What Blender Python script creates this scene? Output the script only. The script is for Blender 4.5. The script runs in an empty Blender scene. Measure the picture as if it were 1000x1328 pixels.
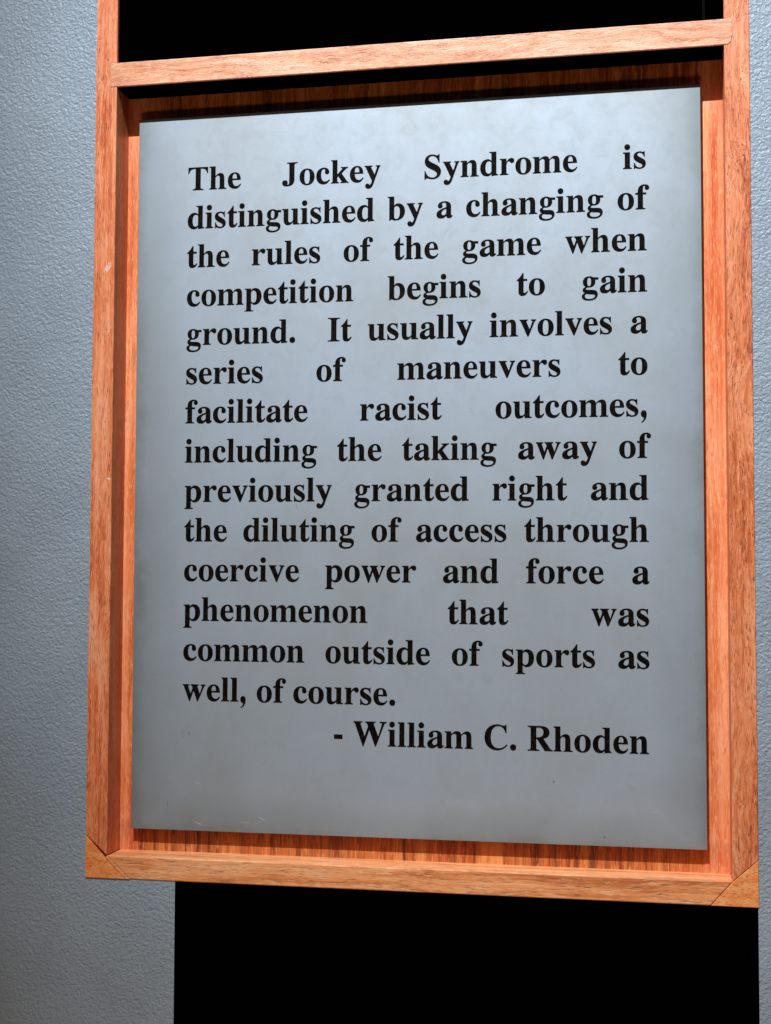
import bpy, bmesh, math, random
from mathutils import Vector, Matrix, Euler
random.seed(7)
scn = bpy.context.scene
COL = scn.collection

# ------------------------------------------------------------------ camera
cam = bpy.data.cameras.new('camera')
cam.sensor_fit = 'HORIZONTAL'
cam.sensor_width = 36.0
cam.lens = 36.0 * 1.7967
cam.clip_start = 0.01
cam.clip_end = 50
cam_o = bpy.data.objects.new('camera', cam)
COL.objects.link(cam_o)
cam_o.location = (0.4581, -1.1802, 0.2167)
cam_o.rotation_euler = Euler((1.6235, -0.0027, 0.1908), 'XYZ')
scn.camera = cam_o

# ------------------------------------------------------------------ ambient light of the gallery
world = bpy.data.worlds.new('World')
scn.world = world
world.use_nodes = True
bg = world.node_tree.nodes['Background']
bg.inputs['Color'].default_value = (0.86, 0.94, 1.0, 1)
bg.inputs['Strength'].default_value = 0.014

# ------------------------------------------------------------------ lamps
def spot(name, loc, target, power, color, size, blend, radius):
    l = bpy.data.lights.new(name, 'SPOT')
    l.energy = power; l.color = color; l.spot_size = math.radians(size)
    l.spot_blend = blend; l.shadow_soft_size = radius
    o = bpy.data.objects.new(name, l); COL.objects.link(o)
    o.location = loc
    o.rotation_euler = (Vector(target) - Vector(loc)).to_track_quat('-Z', 'Y').to_euler()
    return o
spot('track_spotlight', (0.09, -1.47, 2.37), (0.34, 0.0, 0.58), 600, (0.71, 0.85, 1.0), 34, 1.0, 0.008)
# warm light coming back up from the lit floor in front of the wall
fl = bpy.data.lights.new('floor_bounce', 'AREA'); fl.shape = 'RECTANGLE'; fl.size = .5; fl.size_y = .22
fl.energy = 7.5; fl.color = (1.0, .73, .46)
fo = bpy.data.objects.new('floor_bounce', fl); COL.objects.link(fo); fo.location = (.25, -1.45, -1.25)
fo.rotation_euler = (Vector((.25, 0, .3)) - Vector(fo.location)).to_track_quat('-Z', 'Y').to_euler()

scn.view_settings.view_transform = 'Standard'
scn.view_settings.look = 'None'
scn.view_settings.gamma = 1
scn.view_settings.exposure = 0.0

# ------------------------------------------------------------------ measured geometry (metres, plate front plane at y = 0)
F = -0.0224            # front of the frame
B = 0.0085             # front of the wooden backing
XO, XI, XR, XE = -0.0332, -0.0133, 0.51873, 0.5391
ZB, BT, RB, RT = -0.03996, -0.0203, 0.6643, 0.6862
PW, PH = 0.5, 0.6406
TOP = 1.34             # upper end of the standing frame, above the picture
WY = F + 0.0010        # plaster surface: the frame sits sunk in the wall
BACK = 0.020           # rear of the stiles

# ------------------------------------------------------------------ node helper
class NT:
    def __init__(s, name):
        s.m = bpy.data.materials.new(name); s.m.use_nodes = True
        s.t = s.m.node_tree; s.b = s.t.nodes['Principled BSDF']
        s.tc = s.t.nodes.new('ShaderNodeTexCoord')
    def link(s, a, b): s.t.links.new(a, b)
    def set(s, n, i, v):
        if hasattr(v, 'is_output') or isinstance(v, bpy.types.NodeSocket): s.link(v, n.inputs[i])
        else: n.inputs[i].default_value = v
    def mapping(s, scale, rot=(0, 0, 0), loc=(0, 0, 0), src=None):
        n = s.t.nodes.new('ShaderNodeMapping')
        n.inputs['Scale'].default_value = scale; n.inputs['Rotation'].default_value = rot; n.inputs['Location'].default_value = loc
        s.link(src or s.tc.outputs['Object'], n.inputs['Vector']); return n.outputs[0]
    def noise(s, vec, scale=1, detail=4, rough=.55, dist=0.0):
        n = s.t.nodes.new('ShaderNodeTexNoise')
        n.inputs['Scale'].default_value = scale; n.inputs['Detail'].default_value = detail
        n.inputs['Roughness'].default_value = rough; n.inputs['Distortion'].default_value = dist
        s.link(vec, n.inputs['Vector']); return n.outputs[0]
    def ramp(s, fac, stops, interp='LINEAR'):
        n = s.t.nodes.new('ShaderNodeValToRGB'); e = n.color_ramp.elements
        n.color_ramp.interpolation = interp
        while len(e) < len(stops): e.new(.5)
        for k, (p, c) in enumerate(stops):
            e[k].position = p
            e[k].color = (c, c, c, 1) if isinstance(c, (int, float)) else (*c, 1)
        s.link(fac, n.inputs[0]); return n.outputs[0]
    def mix(s, fac, a, b, mode='MIX'):
        n = s.t.nodes.new('ShaderNodeMix'); n.data_type = 'RGBA'; n.blend_type = mode
        n.clamp_result = False
        for i, v in ((0, fac), (6, a), (7, b)):
            if isinstance(v, bpy.types.NodeSocket): s.link(v, n.inputs[i])
            else: n.inputs[i].default_value = v if i == 0 else (*v, 1)
        return n.outputs[2]
    def math(s, op, a, b=0.0, c=None, clamp=False):
        n = s.t.nodes.new('ShaderNodeMath'); n.operation = op; n.use_clamp = clamp
        for i, v in enumerate((a, b) if c is None else (a, b, c)):
            if isinstance(v, bpy.types.NodeSocket): s.link(v, n.inputs[i])
            else: n.inputs[i].default_value = v
        return n.outputs[0]
    def xyz(s):
        n = s.t.nodes.new('ShaderNodeSeparateXYZ'); s.link(s.tc.outputs['Object'], n.inputs[0]); return n.outputs
    def bump(s, h, strength, dist, prev=None):
        n = s.t.nodes.new('ShaderNodeBump'); n.inputs['Strength'].default_value = strength
        n.inputs['Distance'].default_value = dist; s.link(h, n.inputs['Height'])
        if prev: s.link(prev, n.inputs['Normal'])
        return n.outputs[0]
    def segment(s, x, z, p, q, w, soft=.5):
        """mask of a short stroke p-q of half width w in the XZ plane"""
        L = math.hypot(q[0]-p[0], q[1]-p[1]); a = math.atan2(q[1]-p[1], q[0]-p[0])
        cx, cz = (p[0]+q[0])/2, (p[1]+q[1])/2
        dx = s.math('SUBTRACT', x, cx); dz = s.math('SUBTRACT', z, cz)
        u = s.math('ADD', s.math('MULTIPLY', dx, math.cos(a)), s.math('MULTIPLY', dz, math.sin(a)))
        v = s.math('SUBTRACT', s.math('MULTIPLY', dz, math.cos(a)), s.math('MULTIPLY', dx, math.sin(a)))
        u = s.math('DIVIDE', u, L/2+w); v = s.math('DIVIDE', v, w)
        r = s.math('ADD', s.math('MULTIPLY', u, u), s.math('MULTIPLY', v, v))
        return s.math('SUBTRACT', 1.0, r, clamp=True)

def wood(name, axis, dark, mid, light, pore=.5, rough=.42, fine=1.0, wob=.0, seed=0.0, spec=.6, marks=(), bands=0.0):
    """planed hardwood, grain running along axis 'x' or 'z'"""
    w = NT(name)
    def sc(along, across):
        return (along, across, across) if axis == 'x' else (across, across, along)
    # slow wander of the fibres
    wa = w.noise(w.mapping(sc(9, 22), loc=(seed, seed*.7, seed*.3)), 1, 3, .5)
    off = w.t.nodes.new('ShaderNodeVectorMath'); off.operation = 'MULTIPLY_ADD'
    w.link(wa, off.inputs[0]); off.inputs[1].default_value = (wob, wob, wob) ; w.link(w.tc.outputs['Object'], off.inputs[2])
    src = off.outputs[0]
    streak = w.noise(w.mapping(sc(8*fine, 330*fine), loc=(seed, 0, seed), src=src), 1, 6, .62, .3)
    broad = w.noise(w.mapping(sc(5, 70), loc=(0, seed, seed*2), src=src), 1, 3, .5, .2)
    cloud = w.noise(w.mapping(sc(22, 60), loc=(seed, seed*2, 0)), 1, 4, .6)
    g = w.math('ADD', w.math('MULTIPLY', streak, .44), w.math('MULTIPLY', broad, .38))
    g = w.math('ADD', g, w.math('MULTIPLY', cloud, .18))
    col = w.ramp(g, [(.38, dark), (.49, mid), (.60, light)])
    if bands:
        bn = w.noise(w.mapping(sc(2, 130), loc=(seed*2, seed, 1), src=src), 1, 4, .7)
        bw = w.math('MULTIPLY', w.ramp(bn, [(.37, 1.0), (.46, .35), (.52, 0.0)]), bands)
        col = w.mix(bw, col, tuple(c*.45 for c in dark))
    # open pores: short dark dashes lying with the grain
    pn = w.noise(w.mapping(sc(110*fine, 1250*fine), loc=(seed*3, seed, 0), src=src), 1, 3, .55, .25)
    pm = w.ramp(pn, [(.28, 1.0), (.39, 0.6), (.46, 0.0)])
    cluster = w.ramp(w.noise(w.mapping(sc(30, 120), loc=(seed, 3, seed)), 1, 3, .6), [(.35, .25), (.62, 1.0)])
    pf = w.math('MULTIPLY', w.math('MULTIPLY', pm, cluster), pore)
    col = w.mix(pf, col, tuple(c*.26 for c in dark))
    # pale fibres between the pores
    hn = w.noise(w.mapping(sc(120*fine, 1000*fine), loc=(seed, seed*5, 7), src=src), 1, 3, .6)
    hm = w.math('MULTIPLY', w.ramp(hn, [(.54, 0.0), (.66, 1.0)]), .55)
    col = w.mix(hm, col, tuple(min(1, c*1.15+.03) for c in light))
    if marks:
        o = w.xyz()
        for p, q, ww in marks:
            mk = w.segment(o[0], o[2], p, q, ww)
            spk = w.ramp(w.noise(w.mapping((900, 900, 900)), 1, 3, .6), [(.45, 0.0), (.56, 1.0)])
            col = w.mix(w.math('MULTIPLY', mk, spk), col, (.85, .80, .76))
    w.link(col, w.b.inputs['Base Color'])
    rr = w.math('ADD', w.math('MULTIPLY', streak, .25), rough-.12)
    w.link(rr, w.b.inputs['Roughness'])
    w.b.inputs['Specular IOR Level'].default_value = spec
    h = w.math('SUBTRACT', w.math('MULTIPLY', streak, .5), w.math('MULTIPLY', pf, 1.4))
    w.link(w.bump(h, .55, .0004), w.b.inputs['Normal'])
    return w.m

M = {}
M['stile'] = wood('stile_wood', 'z', (.52, .070, .014), (.77, .185, .056), (.89, .32, .145), pore=.8, wob=.018, seed=1.3,
                  marks=[((-.0215, .4975), (-.0180, .5025), .0026), ((-.0172, .3105), (-.0145, .3100), .0012)])
M['stile_b'] = wood('stile_wood_second', 'z', (.46, .070, .014), (.74, .180, .054), (.89, .31, .140), pore=.95, wob=.03, seed=5.1)
M['rail'] = wood('cross_rail_wood', 'x', (.50, .11, .028), (.74, .27, .115), (.88, .42, .24), pore=.7, wob=.03, seed=8.4)
M['bottom'] = wood('bottom_rail_wood', 'x', (.54, .125, .028), (.88, .28, .085), (.97, .43, .185), pore=.7, wob=.012, seed=2.7, fine=.8)
M['back'] = wood('backing_wood', 'z', (.30, .040, .006), (.62, .14, .024), (.82, .28, .07), pore=.6, wob=.006, seed=4.2, fine=.75, rough=.46, bands=.8)
M['strip'] = wood('liner_wood', 'z', (.62, .10, .020), (.82, .21, .065), (.92, .33, .14), pore=.5, wob=.01, seed=9.9, rough=.4, bands=.22)

# end-grain corner blocks
def endgrain(name, seed, ang):
    w = NT(name)
    v = w.mapping((330, 300, 800), rot=(0, ang, 0), loc=(seed, 0, seed))
    n1 = w.noise(v, 1, 4, .6, .5)
    n2 = w.noise(w.mapping((60, 60, 140), rot=(0, ang, 0), loc=(0, seed, 0)), 1, 3, .5)
    col = w.ramp(n2, [(.35, (.86, .205, .038)), (.65, (.98, .345, .10))])
    col = w.mix(w.math('MULTIPLY', w.ramp(n1, [(.36, 1.0), (.47, 0.0)]), .62), col, (.40, .08, .008))
    col = w.mix(w.math('MULTIPLY', w.ramp(n1, [(.56, 0.0), (.70, 1.0)]), .5), col, (.88, .56, .30))
    w.link(col, w.b.inputs['Base Color']); w.b.inputs['Roughness'].default_value = .45
    w.link(w.bump(n1, .6, .0004), w.b.inputs['Normal'])
    return w.m
M['key_l'] = endgrain('corner_endgrain', 1.0, math.radians(-40))
M['key_r'] = endgrain('corner_endgrain_second', 6.0, math.radians(45))

# plaster: rolled paint with a fine orange peel
w = NT('painted_wall')
n1 = w.noise(w.mapping((1, 1, 1)), 390, 3, .5, .45)
n2 = w.noise(w.mapping((1, 1, 1)), 430, 2, .5, .2)
n3 = w.noise(w.mapping((1, 1, 1)), 40, 2, .5)
h = w.math('ADD', w.ramp(n1, [(.30, 0.0), (.50, .5), (.72, 1.0)]), w.math('MULTIPLY', n2, .30))
h = w.math('ADD', h, w.math('MULTIPLY', n3, .35))
tint = w.ramp(w.noise(w.mapping((1, 1, 1)), 9, 5, .6), [(.38, (.268, .280, .290)), (.62, (.302, .318, .330))])
w.link(tint, w.b.inputs['Base Color'])
w.b.inputs['Roughness'].default_value = .42
w.b.inputs['Specular IOR Level'].default_value = .45
w.link(w.bump(h, 1.0, .00060), w.b.inputs['Normal'])
M['wall'] = w.m

def plain(name, col, rough, metal=0, spec=.5):
    q = NT(name)
    n = q.noise(q.mapping((1, 1, 1)), 300, 3, .6)
    q.link(q.mix(n, tuple(c*.8 for c in col), tuple(c*1.2 for c in col)), q.b.inputs['Base Color'])
    q.b.inputs['Roughness'].default_value = rough; q.b.inputs['Metallic'].default_value = metal
    q.b.inputs['Specular IOR Level'].default_value = spec
    return q.m
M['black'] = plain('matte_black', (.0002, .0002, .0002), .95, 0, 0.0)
M['edge'] = plain('black_edge', (.0012, .0012, .0014), .8, 0, .02)

# steel plate
w = NT('dull_steel')
o = w.xyz()
blot = w.noise(w.mapping((1, 1, 1)), 7, 5, .6, .4)
mott = w.noise(w.mapping((1, 1, 1)), 70, 5, .65, .6)
fine = w.noise(w.mapping((1, 1, 1)), 900, 2, .6)
base = w.ramp(blot, [(.30, (.352, .340, .318)), (.46, (.378, .376, .372)), (.62, (.398, .402, .412))])
base = w.mix(w.math('MULTIPLY', w.ramp(mott, [(.50, 0.0), (.70, 1.0)]), .24), base, (.27, .268, .225))
base = w.mix(w.math('MULTIPLY', w.ramp(mott, [(.26, 1.0), (.42, 0.0)]), .16), base, (.50, .51, .52))
smud = w.noise(w.mapping((1, 1, .55), rot=(0, .5, 0)), 24, 6, .7, 1.2)
base = w.mix(w.math('MULTIPLY', w.ramp(smud, [(.47, 0.0), (.66, 1.0)]), .14), base, (.30, .29, .255))
# uneven darker olive tone towards the side and bottom rim
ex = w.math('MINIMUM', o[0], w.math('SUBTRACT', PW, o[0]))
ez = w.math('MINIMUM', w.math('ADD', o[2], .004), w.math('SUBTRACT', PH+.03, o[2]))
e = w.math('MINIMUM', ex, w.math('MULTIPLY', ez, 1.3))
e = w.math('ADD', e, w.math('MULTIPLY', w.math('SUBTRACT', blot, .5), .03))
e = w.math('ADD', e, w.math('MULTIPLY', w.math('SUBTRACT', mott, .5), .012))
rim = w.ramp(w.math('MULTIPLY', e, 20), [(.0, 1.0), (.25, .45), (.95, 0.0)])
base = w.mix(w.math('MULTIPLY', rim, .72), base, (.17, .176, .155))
# scratches and specks
for p, q, ww, c, k in [
    ((.0564, .0439), (.0664, .0402), .00045, (.60, .61, .62), .7),
    ((.0590, .0076), (.0668, .0052), .00055, (.68, .68, .68), .8),
    ((.1160, .0143), (.1244, .0112), .0004, (.75, .77, .77), .6),
    ((.1007, .0091), (.1112, .0081), .0004, (.7, .7, .7), .4),
    ((.0338, .0200), (.0341, .0246), .0005, (.10, .11, .11), .8),
    ((.4533, .0289), (.4620, .0298), .0004, (.60, .61, .62), .7),
    ((.3745, .0517), (.3747, .0521), .0011, (.07, .07, .07), .9),
    ((.4163, .0071), (.4167, .0075), .0011, (.06, .06, .06), .9),
    ((.0460, .0840), (.0470, .0862), .0005, (.16, .17, .16), .7),
    ((.0470, .0862), (.0492, .0868), .0005, (.16, .17, .16), .6),
    ((.0466, .0826), (.0490, .0820), .0005, (.16, .17, .16), .6),
    ((.0528, .0851), (.0531, .0854), .0009, (.12, .12, .12), .8),
    ((.1497, .2875), (.1512, .2820), .0004, (.12, .10, .09), .8),
    ((.2900, .0555), (.3000, .0525), .0003, (.6, .6, .6), .3),
    ((.0210, .5960), (.0214, .5963), .0008, (.25, .27, .27), .6)]:
    base = w.mix(w.math('MULTIPLY', w.math('MULTIPLY', w.segment(o[0], o[2], p, q, ww), k), w.math('MULTIPLY', mott, 1.7), clamp=True), base, c)
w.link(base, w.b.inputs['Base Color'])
w.b.inputs['Metallic'].default_value = .60
rg = w.math('ADD', w.math('MULTIPLY', mott, .16), w.math('MULTIPLY', fine, .08))
rg = w.math('ADD', rg, .50)
w.link(rg, w.b.inputs['Roughness'])
w.link(w.bump(w.math('ADD', fine, w.math('MULTIPLY', mott, .8)), .12, .0003), w.b.inputs['Normal'])
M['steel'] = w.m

w = NT('letter_enamel')
n = w.noise(w.mapping((1, 1, 1)), 260, 4, .6)
w.link(w.ramp(n, [(.40, (.0015, .0010, .0008)), (.60, (.008, .0040, .0016)), (.75, (.024, .012, .004))]), w.b.inputs['Base Color'])
w.b.inputs['Roughness'].default_value = .6
w.b.inputs['Specular IOR Level'].default_value = .04
M['ink'] = w.m

# ------------------------------------------------------------------ mesh helpers
def link_mesh(name, bm, mat, parent=None):
    me = bpy.data.meshes.new(name)
    bmesh.ops.recalc_face_normals(bm, faces=bm.faces)
    bm.to_mesh(me); bm.free(); me.materials.append(mat)
    o = bpy.data.objects.new(name, me); COL.objects.link(o)
    if parent: set_parent(o, parent)
    return o
def set_parent(o, p):
    o.parent = p
    o.matrix_parent_inverse = Matrix.Translation(p.location).inverted()
def thing(name, label, cat, loc):
    o = bpy.data.objects.new(name, None); COL.objects.link(o)
    o.location = loc; o.empty_display_size = .05
    o['label'] = label; o['category'] = cat
    return o
def prism(poly, y0, y1, bevel=.0006, seg=2):
    """polygon in XZ extruded from y0 (front) to y1 (back), all long edges eased"""
    bm = bmesh.new()
    a = [bm.verts.new((x, y0, z)) for x, z in poly]
    b = [bm.verts.new((x, y1, z)) for x, z in poly]
    front = bm.faces.new(a); bm.faces.new(b[::-1])
    n = len(poly)
    for i in range(n): bm.faces.new((a[i], a[(i+1) % n], b[(i+1) % n], b[i]))
    bmesh.ops.recalc_face_normals(bm, faces=bm.faces)
    if bevel:
        bmesh.ops.bevel(bm, geom=[e for e in bm.edges], offset=bevel, segments=seg, profile=.5, affect='EDGES')
    return bm
def rect(x0, x1, z0, z1): return [(x0, z0), (x1, z0), (x1, z1), (x0, z1)]

# ------------------------------------------------------------------ wall: one sheet with real thickness and the opening the frame stands in
def wall():
    xs = [-2.2, XO+.002, XE-.002, 2.6]; zs = [-1.6, -1.25, TOP-.002, 2.6]
    bm = bmesh.new()
    for y in (WY, WY+.12):
        g = [[bm.verts.new((x, y, z)) for z in zs] for x in xs]
        for i in range(3):
            for j in range(3):
                if (i, j) != (1, 1): bm.faces.new((g[i][j], g[i+1][j], g[i+1][j+1], g[i][j+1]))
        if y == WY: f = g
    for (i0, j0, i1, j1) in ((1, 1, 2, 1), (2, 1, 2, 2), (2, 2, 1, 2), (1, 2, 1, 1)):
        bm.faces.new((f[i0][j0], f[i1][j1], g[i1][j1], g[i0][j0]))
    return bm
# the part of the opening left of the black panel is plastered too
wo = link_mesh('wall', wall(), M['wall']); wo['kind'] = 'structure'
PX0 = 0.0493
bm = prism(rect(XO+.002, PX0, -1.25, ZB+.004), WY, WY+.12, 0)
# (shares its face plane with the wall only along the edge, no overlap)
wp = link_mesh('wall_return', bm, M['wall'], wo)
wp.matrix_parent_inverse = Matrix.Identity(4)

# ------------------------------------------------------------------ wooden frame
fr = thing('display_frame', 'tall reddish brown wooden frame with corner blocks and cross rail, set in grey wall', 'frame', (.253, F, ZB))
KL0, KL1 = (XO, -.0026), (.0080, ZB)
KR0, KR1 = (XE, -.0025), (.5015, ZB)
e = .00018
left = [(XO, KL0[1]+e), (XI, BT+e), (XI, TOP-.05), (XO, TOP-.02)]
link_mesh('stile', prism(left, F, BACK), M['stile'], fr)
right = [(XR, BT+e), (XE, KR0[1]+e), (XE, TOP-.02), (XR, TOP-.05)]
link_mesh('stile', prism(right, F, BACK), M['stile_b'], fr)
link_mesh('bottom_rail', prism([(KL1[0]+e, ZB), (KR1[0]-e, ZB), (XR-e*.7, BT), (XI+e*.7, BT)], F+.0002, BACK, .0009), M['bottom'], fr)
k1 = link_mesh('corner_block', prism([(XO, ZB), (KL1[0]-.0046, ZB), (XI-.0018, BT-.0024), (XO, KL0[1]-.0002)], F-.0001, BACK, .0004), M['key_l'], fr)
k2 = link_mesh('corner_block', prism([(XE, ZB), (XE, KR0[1]-.0002), (XR, BT-.0004), (KR1[0]+.0003, ZB)], F-.0001, BACK, .0004), M['key_r'], fr)
link_mesh('corner_spline', prism([(KL1[0]-.0042, ZB), (KL1[0], ZB), (XI+.0001, BT-.0002), (XI-.0016, BT-.0018)], F-.0001, BACK, .0004), M['bottom'], fr)
# cross rail, let into the stiles
xa, xb = XI-.0062, XR+.0068
poly = [(xa, RB), (xb-.0035, RB), (xb-.0012, RB+.0022), (xb, RB+.0075), (xb+.0002, RT-.0012), (xb-.001, RT), (xa, RT)]
link_mesh('cross_rail', prism(poly, F-.0005, BACK-.002, .0007), M['rail'], fr)
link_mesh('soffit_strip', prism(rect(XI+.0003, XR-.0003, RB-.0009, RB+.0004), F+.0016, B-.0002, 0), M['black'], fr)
# recessed wooden back board of vertical veneer and the slim liners either side
link_mesh('back_board', prism(rect(XI-.002, XR+.002, BT-.004, RB+.004), B, B+.006, 0), M['back'], fr)
link_mesh('liner', prism(rect(XI-.0003, .0040, BT-.0003, RB-.0006), B-.0005, B+.004, .0002), M['strip'], fr)
link_mesh('liner', prism(rect(.4985, XR+.0003, BT-.0003, RB-.0006), B-.0005, B+.004, .0002), M['strip'], fr)
# upper end of the frame, above the picture
link_mesh('top_rail', prism([(XI+e, TOP-.05), (XR-e, TOP-.05), (XE, TOP-.02+e), (XE, TOP-.015), (XO, TOP-.015), (XO, TOP-.02+e)], F, BACK), M['rail'], fr)

# black board in the cell above the cross rail, and its narrow side strip
ub = thing('black_board', 'plain black board filling the frame cell above the wooden cross rail', 'board', (.25, F+.0030, RT))
link_mesh('board', prism(rect(XI+.0002, .5018, RT+.0002, TOP-.052), F+.0030, F+.010, .0003), M['black'], ub)
link_mesh('edge_strip', prism(rect(.5024, .5030, RT+.0002, TOP-.052), F+.0034, F+.010, 0), M['edge'], ub)
link_mesh('board', prism(rect(.5036, XR-.0002, RT+.0002, TOP-.052), F+.0030, F+.010, .0003), M['black'], ub)

# black panel under the frame
lb = thing('black_board', 'tall flat black board on the grey wall directly below the wooden frame', 'board', (.3, WY, -1.25))
link_mesh('board', prism(rect(PX0, XE-.0006, -1.25, ZB-.0004), WY-.0006, WY+.02, .0004), M['black'], lb)

# ------------------------------------------------------------------ steel plate with the quotation
pl = thing('quote_plate', 'dull grey steel plate printed with a long black serif quotation, mounted inside the wooden frame', 'sign', (PW/2, 0, 0))
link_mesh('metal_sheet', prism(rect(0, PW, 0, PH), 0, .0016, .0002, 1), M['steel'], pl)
for px_ in (.03, PW-.03):
    for pz_ in (.03, PH-.03):
        bm = bmesh.new()
        bmesh.ops.create_cone(bm, cap_ends=True, segments=16, radius1=.006, radius2=.006, depth=B-.0016-.0001,
                              matrix=Matrix.Translation((px_, (B+.0016)/2, pz_)) @ Matrix.Rotation(math.pi/2, 4, 'X'))
        link_mesh('standoff', bm, M['edge'], pl)

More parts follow.
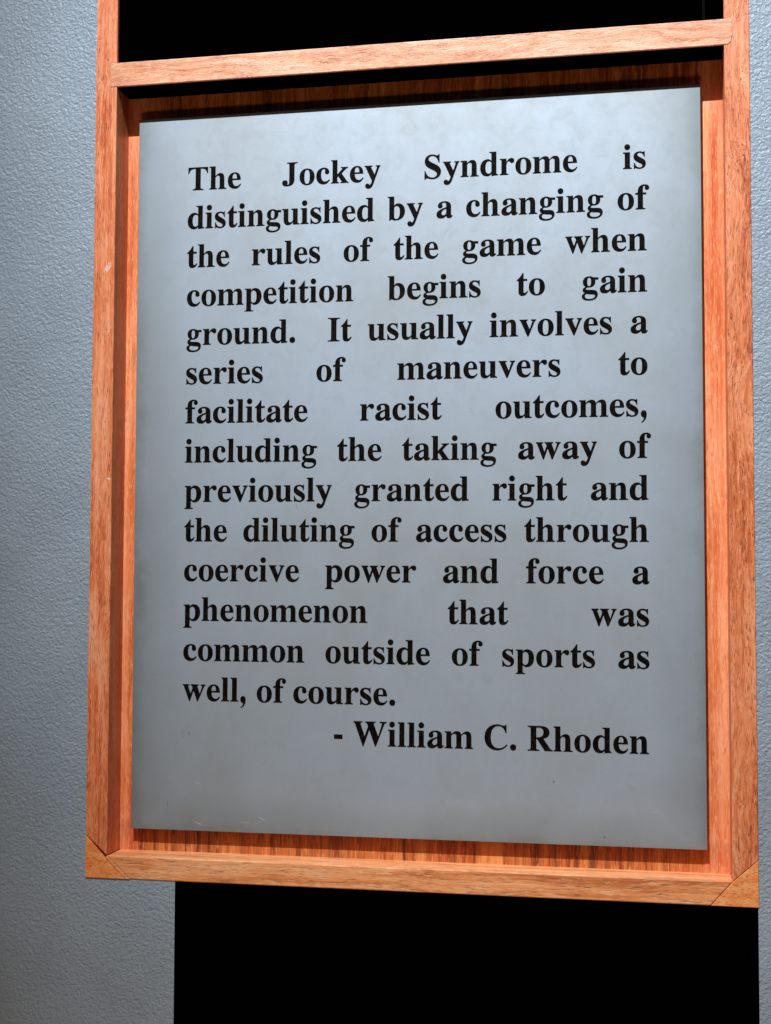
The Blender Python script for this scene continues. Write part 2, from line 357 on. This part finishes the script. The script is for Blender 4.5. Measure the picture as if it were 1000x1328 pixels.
G = {  # bold roman letterforms, 1000 units to the em: advance, outline
'i': (278, "M197 461L16 461L16 442C55 438 64 430 64 386L64 75C64 31 54 23 16 19L16 0L255 0L255 19C216 23 203 34 203 75L203 461Z O132 612 79 79"),
'l': (278, "M205 676L16 676L16 657C57 653 66 645 66 601L66 75C66 31 57 23 16 19L16 0L255 0L255 19C216 23 205 34 205 75Z"),
'n': (556, "M21 461L21 442C60 438 69 430 69 385L69 75C69 31 59 23 21 19L21 0L250 0L250 19C219 23 207 36 207 70L207 348C232 386 257 405 285 405C325 405 340 378 340 316L340 70C340 34 330 23 297 19L297 0L539 0L539 19C496 24 479 36 479 76L479 310C479 416 437 473 359 473C303 473 258 448 203 382L203 461Z"),
'h': (556, "M15 676L15 657C55 653 63 645 63 601L63 75C63 31 53 23 15 19L15 0L244 0L244 19C213 23 201 36 201 70L201 348C226 386 251 405 279 405C319 405 334 378 334 316L334 70C334 34 324 23 291 19L291 0L534 0L534 19C490 24 473 36 473 76L473 310C473 416 431 473 353 473C300 473 258 450 201 388L201 676Z"),
'm': (833, "M16 461L16 442C55 438 64 430 64 385L64 75C64 31 54 23 16 19L16 0L245 0L245 19C214 23 202 36 202 70L202 352C231 390 258 405 287 405C330 405 346 382 346 322L346 70C346 34 334 23 302 19L302 0L529 0L529 19C496 23 484 36 484 70L484 350C512 390 537 405 566 405C611 405 628 382 628 322L628 70C628 34 616 23 583 19L583 0L814 0L814 19C780 23 766 34 766 70L766 310C766 418 726 473 650 473C590 473 544 449 482 375C468 441 430 473 368 473C310 473 262 448 200 383L200 461Z"),
'u': (556, "M16 461L201 461L201 152C201 86 217 60 256 60C289 60 315 78 343 116L343 385C343 428 332 438 288 442L288 461L482 461L482 76C482 34 494 24 537 20L537 0L343 0L343 74C290 12 246 -14 192 -14C109 -14 64 40 64 146L64 385C64 430 55 438 16 442Z"),
'e': (444, "M407 129L426 116C380 26 322 -14 243 -14C112 -14 25 83 25 226C25 372 112 473 239 473C351 473 417 393 420 247L168 247C170 128 212 58 289 58C336 58 367 76 407 129Z M166 284L303 284C303 394 284 441 238 441C190 441 166 392 166 284Z"),
'o': (500, "M251 473C117 473 25 374 25 231C25 86 115 -14 250 -14C385 -14 476 85 476 230C476 375 386 473 251 473Z M251 440C308 440 332 376 332 226C332 80 308 19 250 19C192 19 169 80 169 228C169 378 193 440 251 440Z"),
'c': (444, "M412 124L430 110C382 22 326 -14 243 -14C113 -14 25 83 25 226C25 372 118 473 251 473C343 473 412 418 412 345C412 307 385 280 346 280C307 280 284 306 284 345C284 364 291 380 291 400C291 424 276 440 250 440C197 440 169 370 169 262C169 136 213 60 290 60C338 60 371 78 412 124Z"),
'a': (500, "M306 60C268 13 221 -14 160 -14C76 -14 25 30 25 101C25 184 96 234 306 301L306 363C306 413 284 441 242 441C205 441 178 424 178 403C178 390 198 375 198 343C198 306 170 280 131 280C91 280 64 306 64 345C64 418 146 473 259 473C377 473 443 421 443 330L443 98C443 72 449 61 463 61C470 61 474 64 481 72L490 55C464 8 428 -14 381 -14C336 -14 313 10 306 60Z M306 264L306 122C284 87 257 69 228 69C190 69 168 96 168 141C168 196 208 233 306 264Z"),
's': (389, "M35 157L35 -11L54 -11C60 5 69 12 79 12C105 12 132 -14 189 -14C289 -14 361 45 361 131C361 192 334 231 259 275L178 323C143 344 127 362 127 386C127 417 152 440 190 440C250 440 291 403 310 321L330 321L330 472L312 472C307 460 300 453 291 453C272 453 240 473 188 473C93 473 26 417 26 330C26 266 57 226 145 176L219 134C252 115 266 96 266 72C266 40 240 19 196 19C128 19 82 65 55 157Z"),
't': (333, "M209 461L311 461L311 414L209 414L209 122C209 82 219 66 243 66C266 66 284 80 310 119L332 106C294 23 247 -12 183 -12C107 -12 70 31 70 113L70 414L20 414L20 433C84 478 135 541 186 630L209 630Z"),
'd': (556, "M348 -14C415 -2 475 4 534 6L534 25C498 30 484 42 484 84L484 676L286 676L286 657C334 653 346 644 346 605L346 416C313 456 280 473 236 473C114 473 25 366 25 218C25 79 105 -14 220 -14C276 -14 313 7 348 59Z M346 370L346 103C321 68 297 55 268 55C204 55 174 110 174 228C174 358 206 420 269 420C304 420 330 404 346 370Z"),
'b': (556, "M17 676L17 657C57 653 66 645 66 601L66 -14L84 -14L130 24C172 -3 206 -14 253 -14C409 -14 521 88 521 244C521 378 440 473 325 473C275 473 240 453 205 406L205 676Z M205 110L205 354C221 390 244 408 273 408C341 408 374 350 374 224C374 86 338 22 268 22C225 22 205 50 205 110Z"),
'p': (556, "M19 461L19 442C60 438 69 430 69 388L69 -131C69 -175 60 -182 19 -186L19 -205L272 -205L272 -186C220 -183 207 -172 207 -132L207 42C245 2 277 -14 320 -14C438 -14 524 93 524 241C524 380 445 473 330 473C275 473 237 450 205 398L205 461Z M207 98L207 356C224 390 250 408 281 408C346 408 375 350 375 232C375 102 344 39 280 39C252 39 227 58 207 98Z"),
'r': (444, "M29 461L29 442C65 438 75 428 75 388L75 75C75 31 65 23 29 19L29 0L271 0L271 19C227 23 214 34 214 75L214 288C214 341 250 392 288 392C322 392 318 334 366 334C407 334 434 362 434 404C434 446 406 473 361 473C304 473 262 443 214 360L214 461Z"),
'g': (500, "M483 438L483 380L389 380C398 360 401 342 401 322C401 230 328 165 222 165C206 165 195 166 180 169C152 156 137 139 137 122C137 100 160 92 224 91L318 88C415 85 468 43 468 -32C468 -137 375 -206 231 -206C107 -206 28 -162 28 -92C28 -44 62 -10 128 5C76 27 53 50 53 84C53 125 82 156 142 179C86 208 58 254 58 314C58 407 128 473 232 473C270 473 302 462 345 438Z M231 441C192 441 176 404 176 320C176 232 193 197 231 197C269 197 285 232 285 320C285 404 270 441 231 441Z M165 -14C128 -27 110 -45 110 -75C110 -132 158 -166 238 -166C332 -166 396 -131 396 -82C396 -46 366 -32 280 -30C236 -29 196 -24 165 -14Z"),
'f': (333, "M78 461L14 461L14 416L78 416L78 83C78 34 66 23 21 19L21 0L283 0L283 19C233 22 218 34 218 83L218 416L306 416L306 461L217 461L217 560C217 625 226 658 258 658C273 658 282 650 282 640C282 630 270 620 270 597C270 563 294 540 328 540C365 540 389 566 389 603C389 655 337 691 262 691C150 691 78 615 78 502Z"),
'k': (556, "M22 676L22 657C60 653 69 645 69 601L69 75C69 31 59 23 22 19L22 0L256 0L256 19C219 23 209 34 209 75L209 174L237 203L322 75C334 57 340 46 340 37C340 26 332 21 304 19L304 0L543 0L543 19C518 23 506 32 484 63L335 279L420 372C461 414 480 430 522 442L522 461L312 461L312 442C349 440 360 436 360 424C360 414 352 401 334 382L209 252L209 676Z"),
'y': (500, "M480 461L340 461L340 442C370 439 378 431 378 413C378 403 376 391 371 375L310 196L225 370C214 393 208 405 208 416C208 434 218 440 244 442L244 461L16 461L16 442C38 437 46 428 67 381L236 12L220 -32C203 -76 184 -99 165 -99C150 -99 142 -60 99 -60C62 -60 37 -88 37 -126C37 -172 75 -205 128 -205C198 -205 240 -163 276 -66L426 351C447 408 456 430 480 442Z"),
'v': (500, "M485 461L340 461L340 442C370 439 380 431 380 411C380 401 377 388 371 373L304 184L230 361C219 387 213 402 213 414C213 433 222 440 252 442L252 461L21 461L21 442C43 438 49 430 71 381L245 -14L273 -14L424 360C444 411 456 434 485 442Z"),
'w': (722, "M707 461L565 461L565 442C594 439 605 430 605 411C605 400 602 388 597 373L537 189L476 362C466 388 461 402 461 412C461 432 470 439 500 442L500 461L262 461L262 442C286 438 293 430 309 389L321 357L258 190L199 360C190 386 185 401 185 412C185 432 193 440 222 442L222 461L23 461L23 442C43 437 49 429 67 381L216 -14L242 -14L348 290L458 -14L484 -14L649 370C667 412 681 435 707 442Z"),
'.': (250, "O125 71 84 84"),
',': (250, "M63 -180L52 -161C97 -133 120 -98 120 -62C120 -45 112 -36 95 -28C60 -12 39 18 39 62C39 116 74 155 121 155C168 155 195 117 195 50C195 -59 149 -136 63 -180Z"),
'-': (333, "M44 171L287 171L287 287L44 287Z"),
'T': (667, "M31 676L31 491L52 491C71 590 126 638 217 640L258 640L258 106C258 41 246 26 166 19L166 0L502 0L502 19C422 25 411 40 411 106L411 640L450 640C540 639 596 590 615 491L636 491L636 676Z"),
'J': (500, "M146 676L146 657C206 652 217 643 217 580L217 98C217 48 204 19 176 19C165 19 159 25 159 36C159 52 168 62 168 84C168 127 134 157 88 157C37 157 3 124 3 74C3 15 61 -19 149 -19C290 -19 370 44 370 170L370 580C370 643 381 652 466 657L466 676Z"),
'S': (556, "M468 457L468 692L446 692C437 668 424 658 403 658C372 658 327 692 251 692C127 692 42 612 42 496C42 404 90 343 210 281L307 229C372 194 397 164 397 121C397 62 346 20 273 20C170 20 97 88 60 217L38 217L38 -19L61 -19C70 5 83 16 102 16C137 16 184 -19 272 -19C412 -19 513 67 513 190C513 285 462 346 335 412L241 461C179 494 152 522 152 563C152 618 197 655 261 655C349 655 412 592 445 457Z"),
'W': (1000, "M981 676L771 676L771 657C822 653 839 641 839 613C839 598 836 583 829 561L735 262L624 559C612 591 607 608 607 621C607 645 622 654 664 657L664 676L361 676L361 657C397 652 408 640 427 589L445 541L346 258L241 560C230 592 226 607 226 619C226 645 240 654 281 657L281 676L19 676L19 657C50 650 58 641 84 567L292 -15L314 -15L478 447L648 -15L670 -15L888 560C912 627 934 650 981 657Z"),
'C': (722, "M661 458L661 691L639 691C629 665 614 655 588 655C547 655 494 691 405 691C198 691 49 542 49 331C49 127 194 -19 395 -19C512 -19 613 32 687 129L668 146C597 67 529 30 447 30C307 30 223 137 223 332C223 537 297 652 432 652C536 652 603 590 638 458Z"),
'I': (389, "M20 676L20 657C103 652 118 640 118 576L118 100C118 36 104 24 20 19L20 0L370 0L370 19C287 24 272 36 272 100L272 576C272 640 287 652 370 657L370 676Z"),
'R': (722, "M26 676L26 657C97 652 109 642 109 576L109 100C109 36 98 24 26 19L26 0L346 0L346 19C272 24 261 36 261 100L261 324L285 324L496 0L715 0L715 19C678 24 664 33 630 80L452 337C567 358 626 414 626 504C626 616 540 676 377 676Z M261 363L261 594C261 632 272 641 318 641C415 641 462 597 462 505C462 407 408 362 290 363Z"),
}
import re
def contours(path):
    """-> list of closed contours, each a list of (co, handle_left, handle_right)"""
    out = []; pts = None
    for cmd, args in re.findall(r'([MLCZO])([^MLCZO]*)', path):
        a = [float(v) for v in args.split()]
        if cmd == 'M': pts = [[(a[0], a[1]), None, None]]
        elif cmd == 'L':
            p = pts[-1]; q = (a[0], a[1])
            p[2] = p[2] or (p[0][0]+(q[0]-p[0][0])/3, p[0][1]+(q[1]-p[0][1])/3)
            pts.append([q, (q[0]-(q[0]-p[0][0])/3, q[1]-(q[1]-p[0][1])/3), None])
        elif cmd == 'C':
            pts[-1][2] = (a[0], a[1]); pts.append([(a[4], a[5]), (a[2], a[3]), None])
        elif cmd == 'Z':
            if pts[-1][0] == pts[0][0]: pts[0][1] = pts[-1][1]; pts.pop()
            p, q = pts[-1], pts[0]
            if p[2] is None: p[2] = (p[0][0]+(q[0][0]-p[0][0])/3, p[0][1]+(q[0][1]-p[0][1])/3)
            if q[1] is None: q[1] = (q[0][0]-(q[0][0]-p[0][0])/3, q[0][1]-(q[0][1]-p[0][1])/3)
            out.append(pts); pts = None
        elif cmd == 'O':
            cx, cy, r, _ = a; k = .5523*r
            out.append([[(cx, cy-r), (cx-k, cy-r), (cx+k, cy-r)], [(cx+r, cy), (cx+r, cy-k), (cx+r, cy+k)],
                        [(cx, cy+r), (cx+k, cy+r), (cx-k, cy+r)], [(cx-r, cy), (cx-r, cy+k), (cx-r, cy-k)]])
    return out
GC = {k: contours(v[1]) for k, v in G.items()}
EM = .0306
def adv(s): return sum(250 if c == ' ' else G[c][0] for c in s)*EM/1000
TILT = -.0043
def word(text, x, z):
    cu = bpy.data.curves.new('word', 'CURVE'); cu.dimensions = '2D'; cu.fill_mode = 'BOTH'
    cu.extrude = .00012; cu.offset = .00008; cu.resolution_u = 5
    pen = 0.0
    for ch in text:
        for ct in GC[ch]:
            sp = cu.splines.new('BEZIER'); sp.bezier_points.add(len(ct)-1); sp.use_cyclic_u = True
            for bp, (co, hl, hr) in zip(sp.bezier_points, ct):
                bp.handle_left_type = bp.handle_right_type = 'FREE'
                bp.co = ((pen+co[0])*EM/1000, co[1]*EM/1000, 0)
                bp.handle_left = ((pen+hl[0])*EM/1000, hl[1]*EM/1000, 0)
                bp.handle_right = ((pen+hr[0])*EM/1000, hr[1]*EM/1000, 0)
        pen += G[ch][0]
    tmp = bpy.data.objects.new('word', cu)
    me = bpy.data.meshes.new_from_object(tmp)
    bpy.data.objects.remove(tmp); bpy.data.curves.remove(cu)
    me.name = 'word'; me.materials.clear(); me.materials.append(M['ink'])
    me.transform(Matrix.Translation((x, -.00014, z)) @ Matrix.Rotation(-TILT, 4, 'Y') @ Matrix.Rotation(math.pi/2, 4, 'X'))
    o = bpy.data.objects.new('word', me); COL.objects.link(o); set_parent(o, pl)
LINES = ["The Jockey Syndrome is", "distinguished by a changing of", "the rules of the game when",
 "competition begins to gain", "ground.  It usually involves a", "series of maneuvers to", "facilitate racist outcomes,",
 "including the taking away of", "previously granted right and", "the diluting of access through", "coercive power and force a",
 "phenomenon that was", "common outside of sports as", "well, of course.", "- William C. Rhoden"]
PL, PR, Z0, DZ = .0464, .4552, .5729, .03528
def bow(z): return PR - (.0006 if z < .2 else 0)
for k, line in enumerate(LINES):
    z = Z0 - k*DZ
    nsp = line.count(' '); ws = line.split(' ')
    nat = adv(line.replace(' ', ''))
    if k < 13: gap = (PR-PL-nat)/nsp; x = PL
    else: gap = .25*EM; x = PL if k == 13 else PR-.0012-adv(line)
    for wd in ws:
        if wd:
            word(wd, x, z + TILT*(x-PL)); x += adv(wd)
        x += gap
